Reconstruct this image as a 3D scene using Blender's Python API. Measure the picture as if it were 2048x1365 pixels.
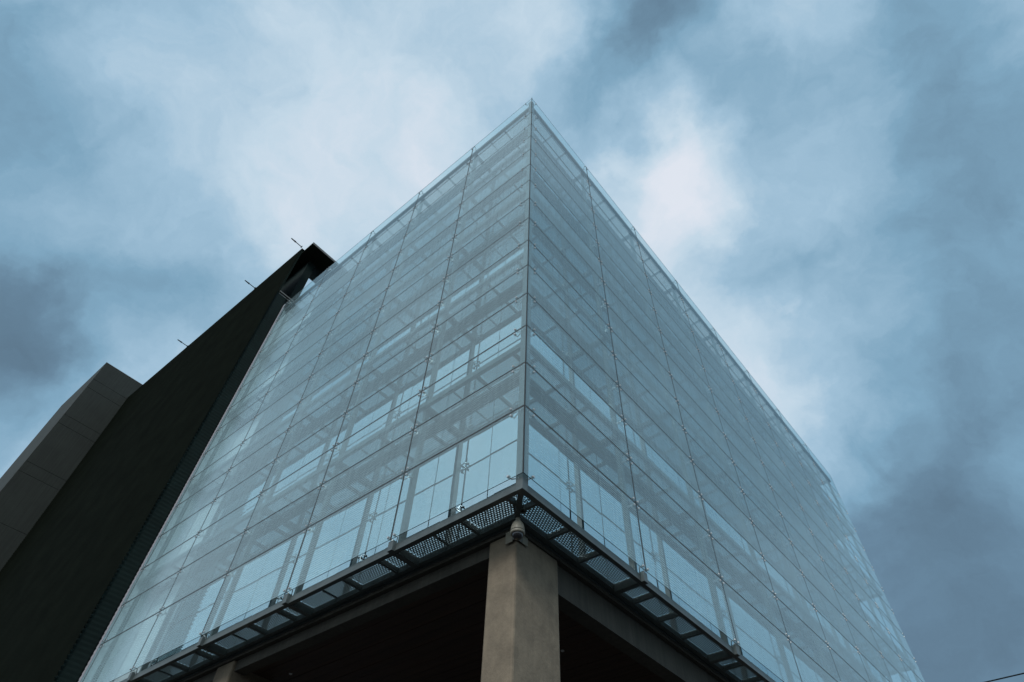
import bpy, bmesh, math, random
from mathutils import Vector, Matrix
random.seed(7)
SC = bpy.context.scene
COL = SC.collection
for o in list(bpy.data.objects):
    bpy.data.objects.remove(o)

# ------------------------------------------------------------------ frame
S = 1.6                       # metres per glass row (one row of panels = 1.6 m)
EYE = 1.6
CX, CY, CZ = 4.2988, -5.0944, -5.3744      # camera, in rows, from the foot of the glass corner
ZB = EYE - CZ * S             # height of the lower edge of the glass above the ground
F_PX = 1235.28                # focal length for a 2048 px wide picture
YAW, PITCH, ROLL = 2.3082, 0.8880, 0.0517

def W(x, y, z):
    return Vector((x * S, y * S, z * S + ZB))

def cam_axes():
    fw = Vector((math.cos(YAW) * math.cos(PITCH), math.sin(YAW) * math.cos(PITCH), math.sin(PITCH)))
    r = Vector((math.sin(YAW), -math.cos(YAW), 0)); u = r.cross(fw)
    c, s = math.cos(ROLL), math.sin(ROLL)
    return c * r + s * u, -s * r + c * u, fw
RT, UP, FW = cam_axes()

cam = bpy.data.cameras.new('camera'); cam_o = bpy.data.objects.new('camera', cam); COL.objects.link(cam_o)
cam.sensor_fit = 'HORIZONTAL'; cam.sensor_width = 36.0; cam.lens = F_PX / 2048 * 36.0
cam.clip_start = 0.1; cam.clip_end = 4000
m = Matrix((RT, UP, -FW)).transposed().to_4x4(); m.translation = W(CX, CY, CZ)
cam_o.matrix_world = m
SC.camera = cam_o

# ------------------------------------------------------------------ sky, sun, exposure
def skydir(px, py):           # direction in which a cloud stands
    return (FW * F_PX + RT * (px - 1024) - UP * (py - 682.5)).normalized()

_b = Vector((.36, -.74, .57)).normalized()      # the veiled sun stands behind the viewer
SUN_EL, SUN_AZ = math.asin(_b.z), math.atan2(_b.x, _b.y)     # azimuth from +y (north) towards +x
wd = bpy.data.worlds.new('World'); SC.world = wd; wd.use_nodes = True
nt = wd.node_tree; nt.nodes.clear()
N = nt.nodes.new; LK = nt.links.new
def math_node(tree, op, a, b=None, clamp=False):
    n = tree.nodes.new('ShaderNodeMath'); n.operation = op; n.use_clamp = clamp
    for i, v in enumerate((a, b)):
        if v is None: continue
        if isinstance(v, (int, float)): n.inputs[i].default_value = v
        else: tree.links.new(v, n.inputs[i])
    return n.outputs[0]
out = N('ShaderNodeOutputWorld'); bg = N('ShaderNodeBackground'); bg.inputs['Strength'].default_value = 0.1
LK(bg.outputs[0], out.inputs[0])
sky = N('ShaderNodeTexSky'); sky.sky_type = 'NISHITA'; sky.sun_disc = False
sky.sun_elevation = SUN_EL; sky.sun_rotation = SUN_AZ; sky.air_density = 1.0; sky.dust_density = 1.5; sky.ozone_density = 1.5
tc = N('ShaderNodeTexCoord')
# warp the direction so that cloud edges are ragged
wn = N('ShaderNodeTexNoise'); wn.inputs['Scale'].default_value = 6.0; wn.inputs['Detail'].default_value = 8; wn.inputs['Roughness'].default_value = 0.56
LK(tc.outputs['Generated'], wn.inputs['Vector'])
vs = N('ShaderNodeVectorMath'); vs.operation = 'SUBTRACT'; LK(wn.outputs['Color'], vs.inputs[0]); vs.inputs[1].default_value = (.5, .5, .5)
vsc = N('ShaderNodeVectorMath'); vsc.operation = 'SCALE'; LK(vs.outputs[0], vsc.inputs[0]); vsc.inputs['Scale'].default_value = 0.24
va = N('ShaderNodeVectorMath'); va.operation = 'ADD'; LK(tc.outputs['Generated'], va.inputs[0]); LK(vsc.outputs[0], va.inputs[1])
vn = N('ShaderNodeVectorMath'); vn.operation = 'NORMALIZE'; LK(va.outputs[0], vn.inputs[0])
P = vn.outputs[0]
n1 = N('ShaderNodeTexNoise'); n1.inputs['Scale'].default_value = 5.0; n1.inputs['Detail'].default_value = 9; n1.inputs['Roughness'].default_value = 0.59
LK(P, n1.inputs['Vector'])
# cloud masses: how bright the overcast is in a given direction (photo x, y, brightness 0..1)
import numpy as np
CLOUDS = [
    (60,60,.38),(250,120,.62),(450,150,.70),(620,100,.74),(800,200,.84),(950,60,.68),(1040,170,.55),(1080,90,.76),(1110,20,.70),
    (100,300,.42),(250,330,.54),(450,300,.72),(650,350,.82),(850,330,.86),(960,250,.82),(60,480,.36),(250,470,.50),(420,420,.62),(560,430,.76),
    (60,600,.12),(180,600,.22),(330,580,.36),(400,520,.43),(200,690,.40),(60,760,.22),(60,860,.46),(-60,960,.45),(-80,200,.35),(-80,620,.2),
    (1180,40,.42),(1280,60,.18),(1380,50,.22),(1200,250,.36),(1450,100,.46),(1550,70,.62),(1350,160,.38),(1700,60,.40),(1900,80,.30),(2000,250,.28),(1850,250,.38),(1650,200,.50),(1500,230,.42),
    (1290,200,.50),(1330,265,.80),(1360,370,.93),(1280,410,.88),(1430,330,.84),(1560,330,.68),(1700,330,.55),(1620,390,.48),
    (1400,430,.90),(1500,500,.45),(1470,400,.80),(1600,500,.54),(1750,480,.40),(1950,450,.32),(1410,540,.82),(1550,580,.58),(1500,650,.80),(1650,650,.58),(1800,600,.43),(1950,620,.35),
    (1620,800,.70),(1760,750,.53),(1900,780,.25),(1710,900,.36),(1850,900,.15),(1800,1050,.06),(1950,1050,.10),(1900,1200,.12),(2000,1310,.03),(2120,700,.3),(2120,1100,.12),(1800,1400,.12),
    (1000,-90,.62),(1350,-90,.3),(600,-90,.6),(200,-90,.5),(1750,-90,.42),
]
# the overcast is lighter behind the viewer, as the panes show
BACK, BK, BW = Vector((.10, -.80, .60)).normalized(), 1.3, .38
KW, BASE = 160.0, 0.50
dirs = np.array([skydir(x, y) for x, y, _ in CLOUDS])
G_ = np.exp(KW * (dirs @ dirs.T - 1.0))
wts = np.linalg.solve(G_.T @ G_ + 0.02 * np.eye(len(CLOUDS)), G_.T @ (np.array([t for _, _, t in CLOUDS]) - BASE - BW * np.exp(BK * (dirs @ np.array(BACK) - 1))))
acc = None
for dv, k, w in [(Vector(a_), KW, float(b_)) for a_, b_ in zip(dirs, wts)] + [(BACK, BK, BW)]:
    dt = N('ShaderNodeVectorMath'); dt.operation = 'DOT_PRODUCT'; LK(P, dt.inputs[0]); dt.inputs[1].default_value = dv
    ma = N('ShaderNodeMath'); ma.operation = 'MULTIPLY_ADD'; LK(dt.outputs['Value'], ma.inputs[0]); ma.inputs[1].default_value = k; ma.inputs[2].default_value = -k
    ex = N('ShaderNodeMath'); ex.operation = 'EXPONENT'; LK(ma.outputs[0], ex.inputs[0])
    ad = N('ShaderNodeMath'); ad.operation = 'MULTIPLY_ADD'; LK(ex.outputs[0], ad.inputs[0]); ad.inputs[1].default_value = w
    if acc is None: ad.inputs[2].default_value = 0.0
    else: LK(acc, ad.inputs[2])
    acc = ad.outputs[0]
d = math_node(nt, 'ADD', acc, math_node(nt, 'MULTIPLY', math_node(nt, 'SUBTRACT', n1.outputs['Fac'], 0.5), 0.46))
n3 = N('ShaderNodeTexNoise'); n3.inputs['Scale'].default_value = 16.0; n3.inputs['Detail'].default_value = 7; n3.inputs['Roughness'].default_value = 0.62; LK(P, n3.inputs['Vector'])
d = math_node(nt, 'ADD', d, math_node(nt, 'MULTIPLY', math_node(nt, 'SUBTRACT', n3.outputs['Fac'], 0.5), 0.17))
d = math_node(nt, 'ADD', d, BASE + .04, True)
cr = N('ShaderNodeValToRGB'); LK(d, cr.inputs[0])
def lin(c): return tuple(((v / 255) / 12.92 if v / 255 <= .04045 else ((v / 255 + .055) / 1.055) ** 2.4) for v in c)
stops = [(0.0, (86, 109, 127)), (0.20, (103, 133, 155)), (0.42, (128, 167, 192)), (0.62, (162, 194, 216)), (0.80, (196, 217, 232)), (1.0, (226, 232, 242))]
el = cr.color_ramp.elements
for i, (p_, c_) in enumerate(stops):
    e_ = el[i] if i < 2 else el.new(p_)
    e_.position = p_; e_.color = lin(c_) + (1,)
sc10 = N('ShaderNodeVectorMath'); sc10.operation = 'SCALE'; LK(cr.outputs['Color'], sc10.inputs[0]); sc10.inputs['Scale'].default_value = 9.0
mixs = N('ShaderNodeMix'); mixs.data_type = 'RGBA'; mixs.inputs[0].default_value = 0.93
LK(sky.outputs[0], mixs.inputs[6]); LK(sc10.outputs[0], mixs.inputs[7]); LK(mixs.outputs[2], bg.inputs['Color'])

sun = bpy.data.lights.new('sun', 'SUN'); sun.energy = 1.5; sun.angle = math.radians(20); sun.color = (1, .985, .96)
sun_o = bpy.data.objects.new('sun', sun); COL.objects.link(sun_o)
sd = Vector((math.sin(SUN_AZ) * math.cos(SUN_EL), math.cos(SUN_AZ) * math.cos(SUN_EL), math.sin(SUN_EL)))
sun_o.rotation_euler = sd.to_track_quat('Z', 'Y').to_euler(); sun_o.location = (0, -30, 60)

SC.view_settings.view_transform = 'Standard'; SC.view_settings.look = 'None'; SC.view_settings.gamma = 1; SC.view_settings.exposure = 0.2
SC.view_settings.use_curve_mapping = False
SC.render.engine = 'CYCLES'
SC.cycles.transparent_max_bounces = 32; SC.cycles.max_bounces = 10; SC.cycles.glossy_bounces = 6; SC.cycles.caustics_reflective = False; SC.cycles.caustics_refractive = False

# ------------------------------------------------------------------ materials
def mat(name, col, rough=.6, metal=0., spec=.5, noise=0., nscale=4., bump=0., bscale=30., stretch=(1, 1, 1), streak=0.):
    m = bpy.data.materials.new(name); m.use_nodes = True; t = m.node_tree; b = t.nodes['Principled BSDF']
    b.inputs['Base Color'].default_value = (*col, 1); b.inputs['Roughness'].default_value = rough; b.inputs['Metallic'].default_value = metal
    b.inputs['Specular IOR Level'].default_value = spec
    co = t.nodes.new('ShaderNodeTexCoord'); mp = t.nodes.new('ShaderNodeMapping'); mp.inputs['Scale'].default_value = stretch
    t.links.new(co.outputs['Object'], mp.inputs[0])
    if noise:
        n = t.nodes.new('ShaderNodeTexNoise'); n.inputs['Scale'].default_value = nscale; n.inputs['Detail'].default_value = 8; n.inputs['Roughness'].default_value = .62
        t.links.new(mp.outputs[0], n.inputs['Vector'])
        rp = t.nodes.new('ShaderNodeValToRGB'); t.links.new(n.outputs['Fac'], rp.inputs[0])
        rp.color_ramp.elements[0].position = .3; rp.color_ramp.elements[1].position = .7
        rp.color_ramp.elements[0].color = (*[c * (1 - noise) for c in col], 1); rp.color_ramp.elements[1].color = (*[min(1, c * (1 + noise)) for c in col], 1)
        t.links.new(rp.outputs[0], b.inputs['Base Color'])
        src = rp.outputs[0]
        if streak:          # rain streaks: noise drawn out along z
            m2 = t.nodes.new('ShaderNodeMapping'); m2.inputs['Scale'].default_value = (9, 9, .35); t.links.new(co.outputs['Object'], m2.inputs[0])
            n2 = t.nodes.new('ShaderNodeTexNoise'); n2.inputs['Scale'].default_value = 1.0; n2.inputs['Detail'].default_value = 5; t.links.new(m2.outputs[0], n2.inputs['Vector'])
            r2 = t.nodes.new('ShaderNodeMapRange'); r2.inputs[1].default_value = .35; r2.inputs[2].default_value = .65; r2.inputs[3].default_value = 1 - streak; r2.inputs[4].default_value = 1 + streak * .3
            t.links.new(n2.outputs['Fac'], r2.inputs[0])
            mx = t.nodes.new('ShaderNodeVectorMath'); mx.operation = 'SCALE'; t.links.new(src, mx.inputs[0]); t.links.new(r2.outputs[0], mx.inputs['Scale'])
            t.links.new(mx.outputs[0], b.inputs['Base Color'])
    if bump:
        nb = t.nodes.new('ShaderNodeTexNoise'); nb.inputs['Scale'].default_value = bscale; nb.inputs['Detail'].default_value = 6
        t.links.new(mp.outputs[0], nb.inputs['Vector'])
        bp = t.nodes.new('ShaderNodeBump'); bp.inputs['Strength'].default_value = bump; bp.inputs['Distance'].default_value = .02
        t.links.new(nb.outputs['Fac'], bp.inputs['Height']); t.links.new(bp.outputs[0], b.inputs['Normal'])
    return m

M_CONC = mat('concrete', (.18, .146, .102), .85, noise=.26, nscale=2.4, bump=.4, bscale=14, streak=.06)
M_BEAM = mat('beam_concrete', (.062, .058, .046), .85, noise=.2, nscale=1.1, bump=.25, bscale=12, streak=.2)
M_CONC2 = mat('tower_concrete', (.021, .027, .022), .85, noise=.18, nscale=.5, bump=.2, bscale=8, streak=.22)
M_STEEL = mat('painted_steel', (.078, .098, .098), .45, metal=.0, noise=.22, nscale=3)
M_GRATE = mat('galvanised_grating', (.16, .205, .215), .6, metal=.1)
M_STAIN = mat('stainless_steel', (.58, .57, .56), .45, metal=1.0)
M_SEAL = mat('silicone_seal', (.018, .022, .024), .7)
M_DARKC = mat('dark_cladding', (.017, .023, .015), .8, noise=.3, nscale=.6, spec=.1)
M_DARK2 = mat('dark_panel', (.009, .017, .0155), .7, noise=.2, nscale=.7, spec=.1)
M_FASCIA = mat('fascia_metal', (.12, .115, .105), .5, noise=.1, nscale=2)
M_WOOD = mat('soffit_timber', (.045, .024, .014), .7, noise=.4, nscale=1.2, stretch=(.25, 5, 5), bump=.2)
M_CAMW = mat('camera_housing', (.22, .205, .16), .45, noise=.1, nscale=8)
M_CAMB = mat('camera_bubble', (.01, .01, .012), .08, spec=.8)
M_RUBBER = mat('black_rubber', (.012, .012, .012), .6)
M_ROOF = mat('roofing', (.14, .14, .14), .9, noise=.2)
M_GROUND = mat('asphalt', (.05, .05, .05), .9, noise=.3, nscale=.4, bump=.3)
M_LAMP = mat('spot_ring', (.6, .6, .58), .4, metal=.3)

M_PALE = mat('pale_panel', (.70, .74, .76), .5, noise=.06, nscale=1)
def glass_front(name, base, rise):
    """laminated glass with a printed white line frit"""
    m = bpy.data.materials.new(name); m.use_nodes = True; t = m.node_tree; t.nodes.clear(); L = t.links.new; A = t.nodes.new
    o = A('ShaderNodeOutputMaterial')
    co = A('ShaderNodeTexCoord')
    tr = A('ShaderNodeBsdfTransparent'); tr.inputs[0].default_value = (.74, .88, .90, 1)
    df = A('ShaderNodeBsdfDiffuse'); df.inputs[0].default_value = (.60, .86, .94, 1)
    tl = A('ShaderNodeBsdfTranslucent'); tl.inputs[0].default_value = (.60, .86, .94, 1)
    fr = A('ShaderNodeMixShader'); fr.inputs[0].default_value = .14; L(df.outputs[0], fr.inputs[1]); L(tl.outputs[0], fr.inputs[2])
    # coverage of the print, a little uneven: horizontal and vertical streaks of noise
    mp = A('ShaderNodeMapping'); mp.inputs['Scale'].default_value = (1.2, 1.2, 9); L(co.outputs['Object'], mp.inputs[0])
    nz = A('ShaderNodeTexNoise'); nz.inputs['Scale'].default_value = 2.2; nz.inputs['Detail'].default_value = 6; nz.inputs['Roughness'].default_value = .6; L(mp.outputs[0], nz.inputs['Vector'])
    mp2 = A('ShaderNodeMapping'); mp2.inputs['Scale'].default_value = (5, 5, .4); L(co.outputs['Object'], mp2.inputs[0])
    nz2 = A('ShaderNodeTexNoise'); nz2.inputs['Scale'].default_value = 1.5; nz2.inputs['Detail'].default_value = 4; L(mp2.outputs[0], nz2.inputs['Vector'])
    inf = A('ShaderNodeObjectInfo')
    c = math_node(t, 'ADD', math_node(t, 'MULTIPLY', math_node(t, 'SUBTRACT', nz.outputs['Fac'], .5), .16), math_node(t, 'MULTIPLY', math_node(t, 'SUBTRACT', nz2.outputs['Fac'], .5), .10))
    c = math_node(t, 'ADD', c, math_node(t, 'MULTIPLY', math_node(t, 'SUBTRACT', inf.outputs['Random'], .5), .07))
    wv = A('ShaderNodeTexWave'); wv.wave_type = 'BANDS'; wv.bands_direction = 'Z'; wv.inputs['Scale'].default_value = 4.2; wv.inputs['Distortion'].default_value = 2.2; wv.inputs['Detail'].default_value = 3; wv.inputs['Detail Scale'].default_value = 1.6  # wavy bands painted in, imitating moire of the print with its reflection
    L(co.outputs['Object'], wv.inputs['Vector'])
    pm_ = A('ShaderNodeTexNoise'); pm_.inputs['Scale'].default_value = .9; pm_.inputs['Detail'].default_value = 3; L(co.outputs['Object'], pm_.inputs['Vector'])
    c = math_node(t, 'ADD', c, math_node(t, 'MULTIPLY', math_node(t, 'SUBTRACT', wv.outputs['Fac'], .5), math_node(t, 'MULTIPLY', math_node(t, 'SUBTRACT', pm_.outputs['Fac'], .38, True), .5)))
    # coverage raised at oblique view, imitating the growing veil of haze and reflections
    lw = A('ShaderNodeLayerWeight'); lw.inputs['Blend'].default_value = .5
    c = math_node(t, 'ADD', c, math_node(t, 'ADD', math_node(t, 'MULTIPLY', math_node(t, 'POWER', lw.outputs['Facing'], 3.0), rise), base), True)
    mx = A('ShaderNodeMixShader'); L(c, mx.inputs[0]); L(tr.outputs[0], mx.inputs[1]); L(fr.outputs[0], mx.inputs[2])
    gl = A('ShaderNodeBsdfGlossy'); gl.inputs['Roughness'].default_value = .16; gl.inputs[0].default_value = (.93, .98, 1, 1)
    fn = math_node(t, 'ADD', math_node(t, 'MULTIPLY', math_node(t, 'POWER', lw.outputs['Facing'], 5.0), .62), .05, True)
    m2 = A('ShaderNodeMixShader'); L(fn, m2.inputs[0]); L(mx.outputs[0], m2.inputs[1]); L(gl.outputs[0], m2.inputs[2])
    L(m2.outputs[0], o.inputs[0])
    return m
M_GLASS = glass_front('fritted_glass', .185, .39)
M_CLEAR = glass_front('lightly_fritted_glass', .07, .16)       # the parapet row
def simple_glass(name, col):
    m = bpy.data.materials.new(name); m.use_nodes = True; t = m.node_tree; t.nodes.clear(); L = t.links.new; A = t.nodes.new
    o = A('ShaderNodeOutputMaterial'); tr = A('ShaderNodeBsdfTransparent'); tr.inputs[0].default_value = (*col, 1); L(tr.outputs[0], o.inputs[0])
    return m
M_GBACK = simple_glass('glass_back', (.97, .985, .985))
def mirror_glass():
    m = bpy.data.materials.new('reflective_glazing'); m.use_nodes = True; t = m.node_tree; t.nodes.clear(); L = t.links.new; A = t.nodes.new
    o = A('ShaderNodeOutputMaterial'); gl = A('ShaderNodeBsdfGlossy'); gl.inputs[0].default_value = (.86, .93, .97, 1); gl.inputs['Roughness'].default_value = .015
    df = A('ShaderNodeBsdfDiffuse'); df.inputs[0].default_value = (.10, .14, .16, 1)
    co = A('ShaderNodeTexCoord'); nz = A('ShaderNodeTexNoise'); nz.inputs['Scale'].default_value = .9; nz.inputs['Detail'].default_value = 2; L(co.outputs['Object'], nz.inputs['Vector'])
    bp = A('ShaderNodeBump'); bp.inputs['Strength'].default_value = .06; bp.inputs['Distance'].default_value = .02; L(nz.outputs['Fac'], bp.inputs['Height']); L(bp.outputs[0], gl.inputs['Normal'])
    mx = A('ShaderNodeMixShader'); mx.inputs[0].default_value = .92; L(df.outputs[0], mx.inputs[1]); L(gl.outputs[0], mx.inputs[2]); L(mx.outputs[0], o.inputs[0])
    return m
M_MIRROR = mirror_glass()

# ------------------------------------------------------------------ mesh helpers (coordinates in rows)
class MB:
    def __init__(s): s.v = []; s.f = []; s.mi = []
    def quad(s, a, b, c, d, mi=0):
        n = len(s.v); s.v += [a, b, c, d]; s.f.append((n, n + 1, n + 2, n + 3)); s.mi.append(mi); return s
    def box(s, x0, x1, y0, y1, z0, z1, mi=0):
        n = len(s.v)
        s.v += [(x, y, z) for z in (z0, z1) for x, y in ((x0, y0), (x1, y0), (x1, y1), (x0, y1))]
        for q in ((3, 2, 1, 0), (4, 5, 6, 7), (0, 1, 5, 4), (1, 2, 6, 5), (2, 3, 7, 6), (3, 0, 4, 7)):
            s.f.append(tuple(n + i for i in q)); s.mi.append(mi)
        return s
    def bar(s, a, b, r, seg=6, mi=0, r2=None, cap=True):
        a, b = Vector(a), Vector(b); r2 = r if r2 is None else r2
        w = (b - a).normalized(); u = w.orthogonal().normalized(); v = w.cross(u); n = len(s.v)
        for p_, rr in ((a, r), (b, r2)):
            for i in range(seg):
                t = 2 * math.pi * i / seg; s.v.append(tuple(p_ + u * (rr * math.cos(t)) + v * (rr * math.sin(t))))
        for i in range(seg):
            j = (i + 1) % seg; s.f.append((n + i, n + j, n + seg + j, n + seg + i)); s.mi.append(mi)
        if cap:
            s.f.append(tuple(n + i for i in reversed(range(seg)))); s.mi.append(mi)
            s.f.append(tuple(n + seg + i for i in range(seg))); s.mi.append(mi)
        return s
    def beam(s, a, b, wd, hd, mi=0):          # rectangular bar from a to b
        a, b = Vector(a), Vector(b); w = (b - a).normalized()
        u = w.cross(Vector((0, 0, 1)));  u = (Vector((1, 0, 0)) if u.length < 1e-4 else u).normalized(); v = u.cross(w); n = len(s.v)
        for p_ in (a, b):
            for i, j in ((-1, -1), (1, -1), (1, 1), (-1, 1)): s.v.append(tuple(p_ + u * (i * wd / 2) + v * (j * hd / 2)))
        for q in ((0, 1, 2, 3), (7, 6, 5, 4), (0, 4, 5, 1), (1, 5, 6, 2), (2, 6, 7, 3), (3, 7, 4, 0)):
            s.f.append(tuple(n + i for i in q)); s.mi.append(mi)
        return s
    def lathe(s, c, prof, seg=24, mi=0):
        n = len(s.v); c = Vector(c)
        for r, z in prof:
            for i in range(seg):
                t = 2 * math.pi * i / seg; s.v.append((c.x + r * math.cos(t), c.y + r * math.sin(t), c.z + z))
        for k in range(len(prof) - 1):
            for i in range(seg):
                j = (i + 1) % seg; s.f.append((n + k * seg + i, n + k * seg + j, n + (k + 1) * seg + j, n + (k + 1) * seg + i)); s.mi.append(mi)
        return s
    def mesh(s, name, mats, smooth=False, bevel=0):
        me = bpy.data.meshes.new(name); me.from_pydata([tuple(c * S for c in v) for v in s.v], [], s.f)
        for m_ in (mats if isinstance(mats, (list, tuple)) else [mats]): me.materials.append(m_)
        me.polygons.foreach_set('material_index', s.mi)
        bm = bmesh.new(); bm.from_mesh(me); bmesh.ops.remove_doubles(bm, verts=bm.verts, dist=1e-5)
        if len(s.v) < 5000: bmesh.ops.recalc_face_normals(bm, faces=bm.faces)
        if bevel: bmesh.ops.bevel(bm, geom=[e for e in bm.edges if len(e.link_faces) == 2 and e.calc_face_angle(0) > .6], offset=bevel * S, segments=2, profile=.5, affect='EDGES')
        bm.to_mesh(me); bm.free()
        if smooth: me.polygons.foreach_set('use_smooth', [True] * len(me.polygons))
        me.update(); return me

def put(name, me, parent=None, loc=(0, 0, 0), rz=0.0, scale=None):
    o = bpy.data.objects.new(name, me); COL.objects.link(o); o.parent = parent
    o.location = Vector(loc) * S
    o.rotation_euler = (0, 0, rz)
    if scale: o.scale = scale
    return o
def root(name, label, cat, loc, group=None):
    o = bpy.data.objects.new(name, None); COL.objects.link(o); o.location = W(*loc); o.empty_display_size = .3
    o['label'] = label; o['category'] = cat
    if group: o['group'] = group
    return o
def rootmesh(name, me, label, cat, loc=(0, 0, 0), rz=0, group=None):
    o = bpy.data.objects.new(name, me); COL.objects.link(o); o.location = W(*loc); o.rotation_euler = (0, 0, rz)
    o['label'] = label; o['category'] = cat
    if group: o['group'] = group
    return o

# ------------------------------------------------------------------ ground
g = MB().quad((-500, -500, 0), (500, -500, 0), (500, 500, 0), (-500, 500, 0)).mesh('ground', M_GROUND)
go = bpy.data.objects.new('ground', g); COL.objects.link(go); go['kind'] = 'structure'

# ------------------------------------------------------------------ the glass building
WL, WR = 2.6369, 3.085
NL, NR = 5, 8
XL, YR = -13.42, NR * WR
ROWS = [0.0, 1.30] + [1.30 + i for i in range(1, 14)] + [15.64]
FLOORS = [0.0, 3.07, 6.14, 9.21, 12.28, 15.36]
D = 0.70                       # the inner facade stands this far behind the glass
TH = 0.012
GAP = 0.015
bld = root('glass_building', 'large corner building wrapped in pale bolted glass above a concrete column', 'building', (0, 0, 0))

# two sides share one builder: local frame with the facade along +X (u), depth +Y, seen from -Y.
# left side: u -> -x (mirror by building with negative x); right side: rotate so that u -> +y, depth -> -x
def side_point(side, u, d_, z):
    return (-u, d_, z) if side == 'L' else (-d_, u, z)
def sbox(mb, side, u0, u1, d0, d1, z0, z1, mi=0):
    if side == 'L': mb.box(-u1, -u0, d0, d1, z0, z1, mi)
    else: mb.box(-d1, -d0, u0, u1, z0, z1, mi)
    return mb

# --- glass panels
def panel_mesh(side, w, h, gm):
    mb = MB(); n0 = 0
    sbox(mb, side, 0, w, 0, TH, 0, h)
    me = mb.mesh('glass_panel', [gm, M_GBACK, M_SEAL])
    for p_ in me.polygons:
        nrm = p_.normal
        front = (nrm.y < -.5) if side == 'L' else (nrm.x > .5)
        back = (nrm.y > .5) if side == 'L' else (nrm.x < -.5)
        p_.material_index = 0 if front else (1 if back else 2)
    return me
cache = {}
for side, w, n, end in (('L', WL, NL, -XL), ('R', WR, NR, YR)):
    cols = [(i * w, (i + 1) * w) for i in range(n)]
    if side == 'L': cols.append((n * w, end))
    for (u0, u1) in cols:
        for z0, z1 in zip(ROWS[:-1], ROWS[1:]):
            gm = M_CLEAR if z1 > 15 else M_GLASS
            k = (side, round(u1 - u0, 3), round(z1 - z0, 3), gm.name)
            if k not in cache: cache[k] = panel_mesh(side, u1 - u0 - 2 * GAP, z1 - z0 - 2 * GAP, gm)
            put('glass_panel', cache[k], bld, side_point(side, (u0 + GAP) if side == 'R' else (u0 + GAP), 0, z0 + GAP))

# --- silicone joints between the panels (set back a little, dark)
for side, w, n, end in (('L', WL, NL, -XL), ('R', WR, NR, YR)):
    for z in ROWS[1:-1]:
        put('joint_seal', sbox(MB(), side, GAP, end, -.0005, TH - .002, z - GAP, z + GAP).mesh('joint_seal', M_SEAL), bld)
    for i in range(1, n + (1 if side == 'L' else 0)):
        put('joint_seal', sbox(MB(), side, i * w - GAP, i * w + GAP, -.001, TH - .0025, 0, ROWS[-1]).mesh('joint_seal', M_SEAL), bld)
put('corner_seal', MB().box(-.004, .010, -.010, .004, 0, ROWS[-1]).mesh('corner_seal', M_SEAL), bld)

# --- posts behind every vertical joint and at the corner
PD0, PD1, PW = .17, .27, .034
for side, w, n in (('L', WL, NL), ('R', WR, NR)):
    for i in range(1, n + 1):
        u = i * w if not (side == 'R' and i == n) else n * w - .1
        mb = MB()
        sbox(mb, side, u - PW, u + PW, PD0, PD1, -.16, 15.42)
        put('post', mb.mesh('post', M_STEEL), bld)
put('corner_post', MB().box(-.165, -.045, .045, .165, -.2, 15.5).mesh('corner_post', M_STEEL), bld)

# --- spider fittings: four discs outside, four arms inside, one hub on the post
def spider(side, offs, hub_u, hub_d):
    mb = MB()
    hub = side_point(side, hub_u, hub_d, 0)
    mid = side_point(side, hub_u, hub_d - .05, 0)
    mb.bar(hub, mid, .022, 6)
    for du, dz in offs:
        f0 = side_point(side, du, -.016, dz); f1 = side_point(side, du, -.0005, dz)
        mb.bar(f0, f1, .018, 10, 0, .021)
        b0 = side_point(side, du, TH + .001, dz); b1 = side_point(side, du, .075, dz)
        mb.bar(b0, side_point(side, du, .03, dz), .024, 8, 1)
        mb.bar(b0, b1, .009, 5, 0)
        mb.beam(b1, mid, .012, .018, 0)
    return mb.mesh('spider_fitting', [M_STAIN, M_STEEL])
A_, B_ = .068, .068
FULL = [(-A_, -B_), (A_, -B_), (-A_, B_), (A_, B_)]
for side, w, n in (('L', WL, NL), ('R', WR, NR)):
    ms = spider(side, FULL, 0, PD0)
    mbot = spider(side, [(-A_, B_), (A_, B_)], 0, PD0); mtop = spider(side, [(-A_, -B_), (A_, -B_)], 0, PD0)
    mend = spider(side, [(-A_, -B_), (-A_, B_)], -.1, PD0)
    cu = .27 if side == 'L' else .22
    mc = spider(side, [(cu, -B_), (cu, B_)], .12, .10)
    mcb = spider(side, [(cu, B_)], .12, .10)
    mct = spider(side, [(cu, -B_)], .12, .10)
    for k, z in enumerate(ROWS):
        for i in range(1, n + 1):
            me = mbot if k == 0 else (mtop if k == len(ROWS) - 1 else ms)
            if side == 'R' and i == n: me = mend if 0 < k < len(ROWS) - 1 else None
            if me: put('spider_fitting', me, bld, side_point(side, i * w, 0, z))
        put('spider_fitting', mcb if k == 0 else (mct if k == len(ROWS) - 1 else mc), bld, side_point(side, 0, 0, z))

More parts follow.
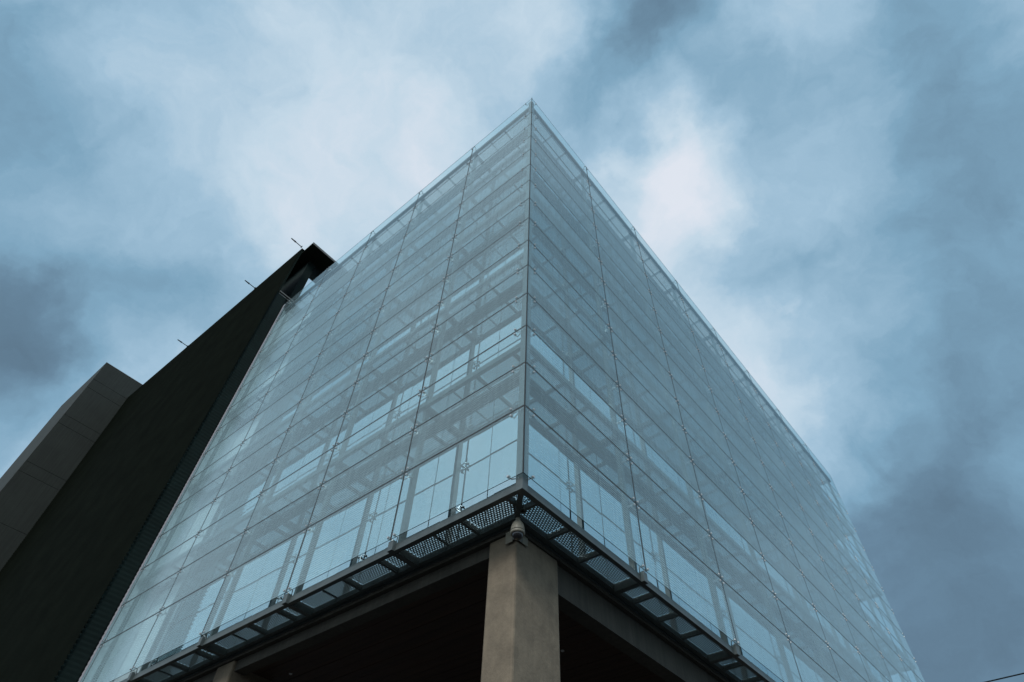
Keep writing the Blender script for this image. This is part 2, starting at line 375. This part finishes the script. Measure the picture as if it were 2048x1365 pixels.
# --- maintenance walkways of expanded metal, one at every floor
T0, T1 = .085, .165            # outer tube
I0, I1 = .585, .665            # inner channel
G0, G1 = T1 + .002, I0 - .002
def hex_grating(w, dep, nx, ny, th=.004, web=.30):
    """expanded metal: staggered long hexagonal holes, strands with thickness"""
    v, f = [], []
    px, py = w / nx, dep / ny
    hexo = [(-.5, -.25), (0, -.60), (.5, -.25), (.5, .25), (0, .60), (-.5, .25)]
    k = 1 - web
    for j in range(ny):
        for i in range(nx):
            cx = (i + .5 + (.5 if j % 2 else 0)) * px; cy = (j + .5) * py
            if cx + px * .3 > w: continue
            n = len(v)
            for s_ in (1, k):
                for z in (0, -th):
                    for hx, hy in hexo:
                        X = cx + hx * px * s_ * (1.0 if s_ == 1 else 1.0); Y = cy + hy * py * (1.16 if s_ == 1 else k * 1.0)
                        v.append((min(max(X, 0), w), min(max(Y, 0), dep), z))
            for a in range(6):
                b = (a + 1) % 6
                f.append((n + 6 + a, n + 6 + b, n + 18 + b, n + 18 + a))          # underside
                f.append((n + b, n + a, n + 12 + a, n + 12 + b))                    # top
                f.append((n + 12 + a, n + 18 + a, n + 18 + b, n + 12 + b))          # wall of the hole
    return v, f
def grating_mesh(side, w, dep, nx, ny, web):
    v, f = hex_grating(w, dep, nx, ny, .006 if web > .35 else .004, web)
    pts = [side_point(side, x, y, z) for x, y, z in v]
    me = bpy.data.meshes.new('grating'); me.from_pydata([tuple(c * S for c in p_) for p_ in pts], [], f); me.materials.append(M_GRATE); me.update(); return me
BAR = .045
def bars_for(side, n, w):
    if side == 'L': offs = [w / 6, w / 2, w * .74]; thin = {2}
    else: offs = [.53, 1.306, 2.08]; thin = set()
    return offs, thin
gcache = {}
for fl, zf in enumerate(FLOORS):
    mb = MB(); zt = zf - .035
    # ring frame: outer tube and inner channel on both sides, mitred at the corner by butting
    mb.box(XL, -T0 - .0, T0, T1, zt - .12, zt); mb.box(-T1, -T0, T1, YR - .05, zt - .1195, zt - .0005)
    mb.box(XL, -I0, I0, I1, zt - .10, zt - .002); mb.box(-I1, -I0, I1, YR - .05, zt - .0995, zt - .0025)
    mb.beam((-T1 + .02, T1 - .02, zt - .065), (-I0 - .01, I0 + .01, zt - .065), .075, .09)
    wk = put('walkway', mb.mesh('walkway', M_STEEL), bld)
    for side, w, n, end in (('L', WL, NL, -XL), ('R', WR, NR, YR - .05)):
        offs, thin = bars_for(side, n, w)
        us = []
        for i in range(n):
            for q, o_ in enumerate(offs):
                u = i * w + o_
                if u < end - .2:
                    hw = BAR * (.30 if q in thin else .5)
                    sb = sbox(MB(), side, u - hw, u + hw, G0, G1, zt - (.03 if q in thin else .09), zt - .004)
                    put('cross_bar', sb.mesh('cross_bar', M_STEEL), wk)
                    if q not in thin: us.append((u, BAR * .5))
            if i > 0 or True:
                u = (i + 1) * w
                if u < end + .2:
                    u = min(u, end - .08)
                    ab = sbox(MB(), side, u - .055, u + .055, T1 + .002, G1, zt - .135, zt - .003)
                    if fl == 0: sbox(ab, side, u - .055, u + .055, .02, T0 - .002, zt - .135, zt + .03)
                    put('bracket_arm', ab.mesh('bracket_arm', M_STEEL), wk)
                    us.append((u, .055))
        us.sort(); prev = (.0, 0.0)
        first = True
        for u, hw in us + ([] if side == 'R' else [(end, 0)]):
            u0 = prev[0] + prev[1] + .002; u1 = u - hw - .002
            if first: u0 = .42 ; first = False            # beside the diagonal at the corner
            if u1 - u0 > .06:
                k = (side, round(u1 - u0, 2), fl == 0)          # the lowest walkway has a coarser, stouter mesh
                if k not in gcache: gcache[k] = grating_mesh(side, u1 - u0, G1 - G0, max(2, round((u1 - u0) / (.052 if fl == 0 else .043))), 11 if fl == 0 else 13, .42 if fl == 0 else .30)
                put('grating', gcache[k], wk, side_point(side, u0, G0, zt - .002))
            prev = (u, hw)
        # triangular piece between the diagonal and the first bar
        v, f = hex_grating(.42 - G0, G1 - G0, max(3, round((.42 - G0) / .043)), 13)
        fv = []
        def keep(fc): return all(v[i][0] + G0 >= v[i][1] + G0 + .02 for i in fc)
        # reach back to the corner: mirror the cells into a triangle u > d
        ff = []
        v2, f2 = hex_grating(G1 - T1, G1 - G0, round((G1 - T1) / .043), 13)
        me = bpy.data.meshes.new('grating')
        vv = [side_point(side, x + T1 + .0, y + G0, 0 + z) for x, y, z in v2]
        idx = [fc for fc in f2 if all(v2[i][0] + T1 > v2[i][1] + G0 + .045 for i in fc)] if True else f2
        me.from_pydata([tuple(c * S for c in p_) for p_ in vv], [], idx); me.materials.append(M_GRATE); me.update()
        # only the part before the first regular sheet
        bm = bmesh.new(); bm.from_mesh(me)
        lim = .418 * S
        kill = [vt for vt in bm.verts if (-vt.co.x if side == 'L' else vt.co.y) > lim]
        bmesh.ops.delete(bm, geom=kill, context='VERTS'); loose = [vt for vt in bm.verts if not vt.link_faces]; bmesh.ops.delete(bm, geom=loose, context='VERTS')
        bm.to_mesh(me); bm.free()
        put('grating', me, wk, (0, 0, zt - .002))

# --- inner facade: tall reflecting panes between dark floor bands
JL = [WL / 2 * k for k in range(1, 11)]
JR = [.55 + 1.255 * k for k in range(0, 22)]
YI = 28.0
for side, js, end in (('L', JL, -XL), ('R', JR, YI)):
    edges = [D] + [j for j in js if D + .3 < j < end - .2] + [end]
    for fl in range(5):
        z0, z1 = FLOORS[fl] + .01, FLOORS[fl + 1] - .17
        for a, b in zip(edges[:-1], edges[1:]):
            a_ = a + (.008 if a > D else 0)
            pm = sbox(MB(), side, a_, b - .008, D, D + .02, z0, z1).mesh('window_pane', M_PALE if side == 'L' and a > 11.6 else M_MIRROR)
            for key in ({round((v.co.x if side == 'L' else v.co.y), 3) for v in pm.vertices}):
                for zz in (0, 1):
                    e_ = random.uniform(-.004, .004) * S
                    for v in pm.vertices:
                        if round((v.co.x if side == 'L' else v.co.y), 3) == key and (v.co.z > (z0 + z1) / 2 * S) == bool(zz):
                            if side == 'L': v.co.y += e_
                            else: v.co.x += e_
            put('blind_panel' if side == 'L' and a > 11.6 else 'window_pane', pm, bld)
    for fl in range(6):
        put('floor_band', sbox(MB(), side, D - .012, end, D - .012, D + .1, FLOORS[fl] - .165, FLOORS[fl] + .004).mesh('floor_band', M_STEEL), bld)
# core behind the panes (dark joints), roof
put('inner_wall', MB().box(XL, -D - .03, D + .03, YI, .0, 15.2).mesh('inner_wall', M_SEAL), bld)
put('roof', MB().box(XL, -D - .11, D + .11, YI, 15.21, 15.30).mesh('roof', M_ROOF), bld)

put('cavity_end_panel', MB().box(XL + .02, XL + .045, .014, D - .014, -.15, 15.3).mesh('cavity_end_panel', M_PALE), bld)

# toothed metal trim closing the left end of the glass
mb = MB(); zt0 = .02
while zt0 < 15.5:
    n = len(mb.v)
    for yy in (-.016, -.003):
        mb.v += [(-13.35, yy, zt0), (-13.35, yy, zt0 + .122), (-13.425, yy, zt0 + .122), (-13.505, yy, zt0 + .03), (-13.425, yy, zt0)]
    mb.f += [(n, n + 1, n + 2, n + 3, n + 4), (n + 9, n + 8, n + 7, n + 6, n + 5), (n + 2, n + 7, n + 8, n + 3), (n + 3, n + 8, n + 9, n + 4), (n, n + 5, n + 6, n + 1)]
    mb.mi += [0] * 5; zt0 += .1222
put('toothed_trim', mb.mesh('toothed_trim', mat('trim_metal', (.42, .43, .47), .5, noise=.08)), bld)

# --- concrete edge, beams, soffit, columns, set-back ground floor
FB = .685
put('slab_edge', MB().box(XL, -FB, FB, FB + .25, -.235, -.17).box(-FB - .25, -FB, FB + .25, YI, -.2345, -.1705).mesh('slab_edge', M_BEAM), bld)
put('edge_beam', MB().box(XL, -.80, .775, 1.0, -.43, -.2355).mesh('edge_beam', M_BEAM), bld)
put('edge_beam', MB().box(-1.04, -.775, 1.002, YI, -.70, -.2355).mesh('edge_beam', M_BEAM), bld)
# soffit boards, running along x
nb = 0
y = 1.005
while y < 14.95:
    put('soffit_board', MB().box(XL, -1.042, y, y + .245, -.33 - random.uniform(0, .006), -.302).mesh('soffit_board', M_WOOD), bld)
    y += .255
put('soffit', MB().box(XL, -1.042, 15.1, YI, -.33, -.302).mesh('soffit', M_WOOD), bld)
gz = -ZB / S
def column(x0, x1, y0, y1):
    mb = MB().box(x0, x1, y0, y1, gz, -.236)
    me = mb.mesh('column', M_CONC, bevel=.03)
    return put('column', me, bld)
column(-1.215, -.70, .71, 1.69)
column(-8.27, -7.68, .71, 1.64)
column(-1.215, -.70, 8.0, 8.93)
column(-1.215, -.70, 16.0, 16.93)
column(-13.3, -12.8, .71, 1.64)
put('ground_floor_wall', MB().box(XL, -9.0, 9.5, 9.7, gz, -.34).box(-9.2, -9.0, 9.7, YI, gz, -.34).mesh('ground_floor_wall', M_DARK2), bld)
put('back_wall', MB().box(XL - .0, -.9, YI, YI + .15, gz, 15.2).mesh('back_wall', M_CONC2), bld)
# recessed spots in the soffit
for x, y, lb in ((-2.27, 3.88, 'small recessed spotlight in the dark soffit beside the corner column'), (-7.07, 1.6, 'small recessed spotlight in the dark soffit beside the second column')):
    mb = MB().lathe((0, 0, 0), [(.012, -.005), (.03, -.012), (.034, 0)], 12).bar((0, 0, -.001), (0, 0, -.004), .028, 12)
    rootmesh('soffit_spotlight', mb.mesh('soffit_spotlight', M_LAMP), lb, 'spotlight', (x, y, -.338), group='spotlights in the soffit')

# ------------------------------------------------------------------ dome camera under the corner of the walkway
cc = root('security_camera', 'cream dome security camera with dark bubble hanging at the top of the corner column', 'security camera', (-.47, .47, -.27))
body = MB().lathe((0, 0, 0), [(.0, .0), (.035, .0), (.037, -.035), (.05, -.05), (.075, -.085), (.093, -.14), (.098, -.185), (.100, -.20), (.094, -.203), (.094, -.212), (.102, -.215), (.102, -.235), (.094, -.25), (.075, -.252)], 28)
put('housing', body.mesh('housing', M_CAMW, smooth=True), cc)
put('bubble', MB().lathe((0, 0, 0), [(.078, -.248)] + [(.078 * math.cos(a), -.25 - .075 * math.sin(a)) for a in [i * math.pi / 16 for i in range(1, 9)]], 28).mesh('bubble', M_CAMB, smooth=True), cc)
put('gasket', MB().lathe((0, 0, 0), [(.0945, -.203), (.0965, -.205), (.0965, -.212), (.0945, -.213)], 28).mesh('gasket', M_RUBBER, smooth=True), cc)
for s_ in (0, 1):
    pl = MB()
    if s_ == 0: pl.box(-.39, -.265, .195, .208, -.15, .03)
    else: pl.box(-.208, -.195, .345, .46, -.13, .0)
    put('mounting_plate', pl.mesh('mounting_plate', M_CAMW), cc)
put('mounting_arm', MB().beam((-.2, .2, -.09), (-.05, .05, -.10), .05, .05).box(-.264, -.17, .194, .206, -.13, -.05).box(-.206, -.194, .207, .344, -.13, -.05).mesh('mounting_arm', M_FASCIA), cc)

# ------------------------------------------------------------------ corrugated tower behind the left end
XC, YC = -13.41, -.515
tw = root('corrugated_tower', 'black tower with a ribbed metal screen rising beyond the left end of the glass', 'building', (XC, YC, 0))
PITCH_T, AMP = .122, .03
XW = -30.6
def corrugated(path, z0, ztops):
    """ribbed sheet along a plan path [(x,y,nx,ny)], horizontal ribs of triangular profile"""
    v, f = [], []
    nz = int((max(ztops) - z0) / (PITCH_T / 2)) + 1
    m_ = len(path)
    for k in range(nz + 1):
        o_ = AMP if k % 2 else -AMP
        for (x, y, nx, ny), zt_ in zip(path, ztops):
            z = z0 + (zt_ - z0) * k / nz
            v.append((x + nx * o_ - XC, y + ny * o_ - YC, z))
    for k in range(nz):
        for i in range(m_ - 1):
            f.append((k * m_ + i, k * m_ + i + 1, (k + 1) * m_ + i + 1, (k + 1) * m_ + i))
    mb = MB(); mb.v = v; mb.f = f; mb.mi = [0] * len(f); return mb
ZT_R, ZT_L = 19.5, 20.42
cs = corrugated([(XW, YC, 0, -1), (XC, YC, 1, -1)], gz, [ZT_L, ZT_R])
put('ribbed_screen', cs.mesh('ribbed_screen', M_DARKC), tw)
rs = corrugated([(XC, YC, 1, -1), (XC - .03, YC + .07, .1, 0), (XC - .035, -.06, .1, 0), (XC - .09, .012, .2, 0)], gz, [15.95] * 4)
put('return_wall', rs.mesh('return_wall', M_DARK2), tw)
rs2 = corrugated([(XC, YC, 1, -1), (XC - .10, YC + .10, 0, 0)], 15.95, [ZT_R, ZT_R])
put('screen_edge', rs2.mesh('screen_edge', M_DARKC), tw)
# cap along the screen top and a core behind
put('parapet_cap', MB().beam((XW - XC, .06, ZT_L + .012), (0 - .02, .06, ZT_R + .012), .15, .02).mesh('parapet_cap', M_DARK2), tw)
XS, ZS = -13.32, 20.2
put('roof_slab', MB().box(XW - XC, XS - XC, -.24 - YC, 3.2 - YC, ZS, ZS + .12).mesh('roof_slab', [M_DARKC]), tw)
put('roof_fascia', MB().box(XS - XC + .002, XS - XC + .03, -.245 - YC, 3.2 - YC, ZS - .005, ZS + .125).mesh('roof_fascia', M_FASCIA), tw)
put('core_wall', MB().box(XW - XC, -14.2 - XC, .28 - YC, 3.0 - YC, gz, ZS - .005).mesh('core_wall', M_DARK2), tw)
put('core_wall', MB().box(-14.2 - XC, -13.45 - XC, 1.6 - YC, 3.0 - YC, gz, ZS - .006).mesh('core_wall', M_DARK2), tw)
put('window_pane', MB().box(-14.2 - XC + .003, -14.2 - XC + .03, .62 - YC, 1.55 - YC, 16.9, 20.16).mesh('window_pane', M_MIRROR), tw)
put('tie_beam', MB().box(XC - XC - .03, XC - XC + .02, .07, .75, 15.93 + .1, 15.99 + .1).mesh('tie_beam', M_FASCIA), tw)
put('tie_beam', MB().box(-.3, -.26, .1, .75, 15.5 + .72, 15.55 + .72).mesh('tie_beam', M_FASCIA), tw)
put('edge_rail', MB().box(-1.7, -.04, .45, .50, 15.96, 16.02).mesh('edge_rail', M_FASCIA), tw)
# three floodlight rods on the parapet
def rod(x, z, lb):
    mb = MB().bar((0, .06, 0), (0, -.40, 0), .020, 8).bar((0, -.33, 0), (0, -.56, 0), .034, 8, 0, .024).bar((0, -.30, 0), (0, -.34, 0), .042, 8).box(-.04, .04, .03, .06, -.05, .05)
    rootmesh('parapet_lamp', mb.mesh('parapet_lamp', M_RUBBER), lb, 'lamp arm', (x, YC - .03, z), group='thin lamp arms on the ribbed parapet')
rod(-13.75, ZT_R + .52, 'thin black lamp arm at the peak of the dark tower beside the glass')
rod(-17.5, 19.98, 'thin black lamp arm midway along the sloping dark parapet')
rod(-24.0, 20.28, 'thin black lamp arm on the dark parapet nearest the concrete block')

# ------------------------------------------------------------------ concrete block at the far left
XB = -30.6
cb = root('concrete_block', 'brown grey concrete tower block with recessed joints beyond the black ribbed wall', 'building', (XB, 0, 0))
Y0, Y1, ZC = -2.62, 1.5, 21.7
zj = [gz, 3.2, 5.5, 8.2, 8.9, 11.0, 13.6, 14.2, 16.85, 17.45, 19.62, 20.28, ZC]
for a, b in zip(zj[:-1], zj[1:]):
    put('concrete_panel', MB().box(-6, 0, Y0, Y1, a + .0045, b - .0045).mesh('concrete_panel', M_CONC2, bevel=.01), cb)
put('core', MB().box(-5.9, -.03, Y0 + .03, Y1 - .03, gz, ZC - .05).mesh('core', M_RUBBER), cb)
put('coping', MB().box(-6, .006, Y0 - .006, Y1, ZC, ZC + .03).mesh('coping', M_FASCIA), cb)

# ------------------------------------------------------------------ overhead wire at the lower right
def onray(px, py, t): return Vector((CX, CY, CZ)) + skydir(px, py) * t
a, b = onray(1970, 1365, 16), onray(2048, 1347, 15.2)
d_ = b - a
mb = MB(); pts = [a - d_ * 12 + d_ * (0.9 * k) for k in range(0, 60)]
for p0, p1 in zip(pts[:-1], pts[1:]): mb.bar(p0 - a, p1 - a, .011, 6, cap=False)
rootmesh('overhead_wire', mb.mesh('overhead_wire', M_RUBBER), 'thin black overhead wire crossing the sky in the lower right corner', 'wire', tuple(a))
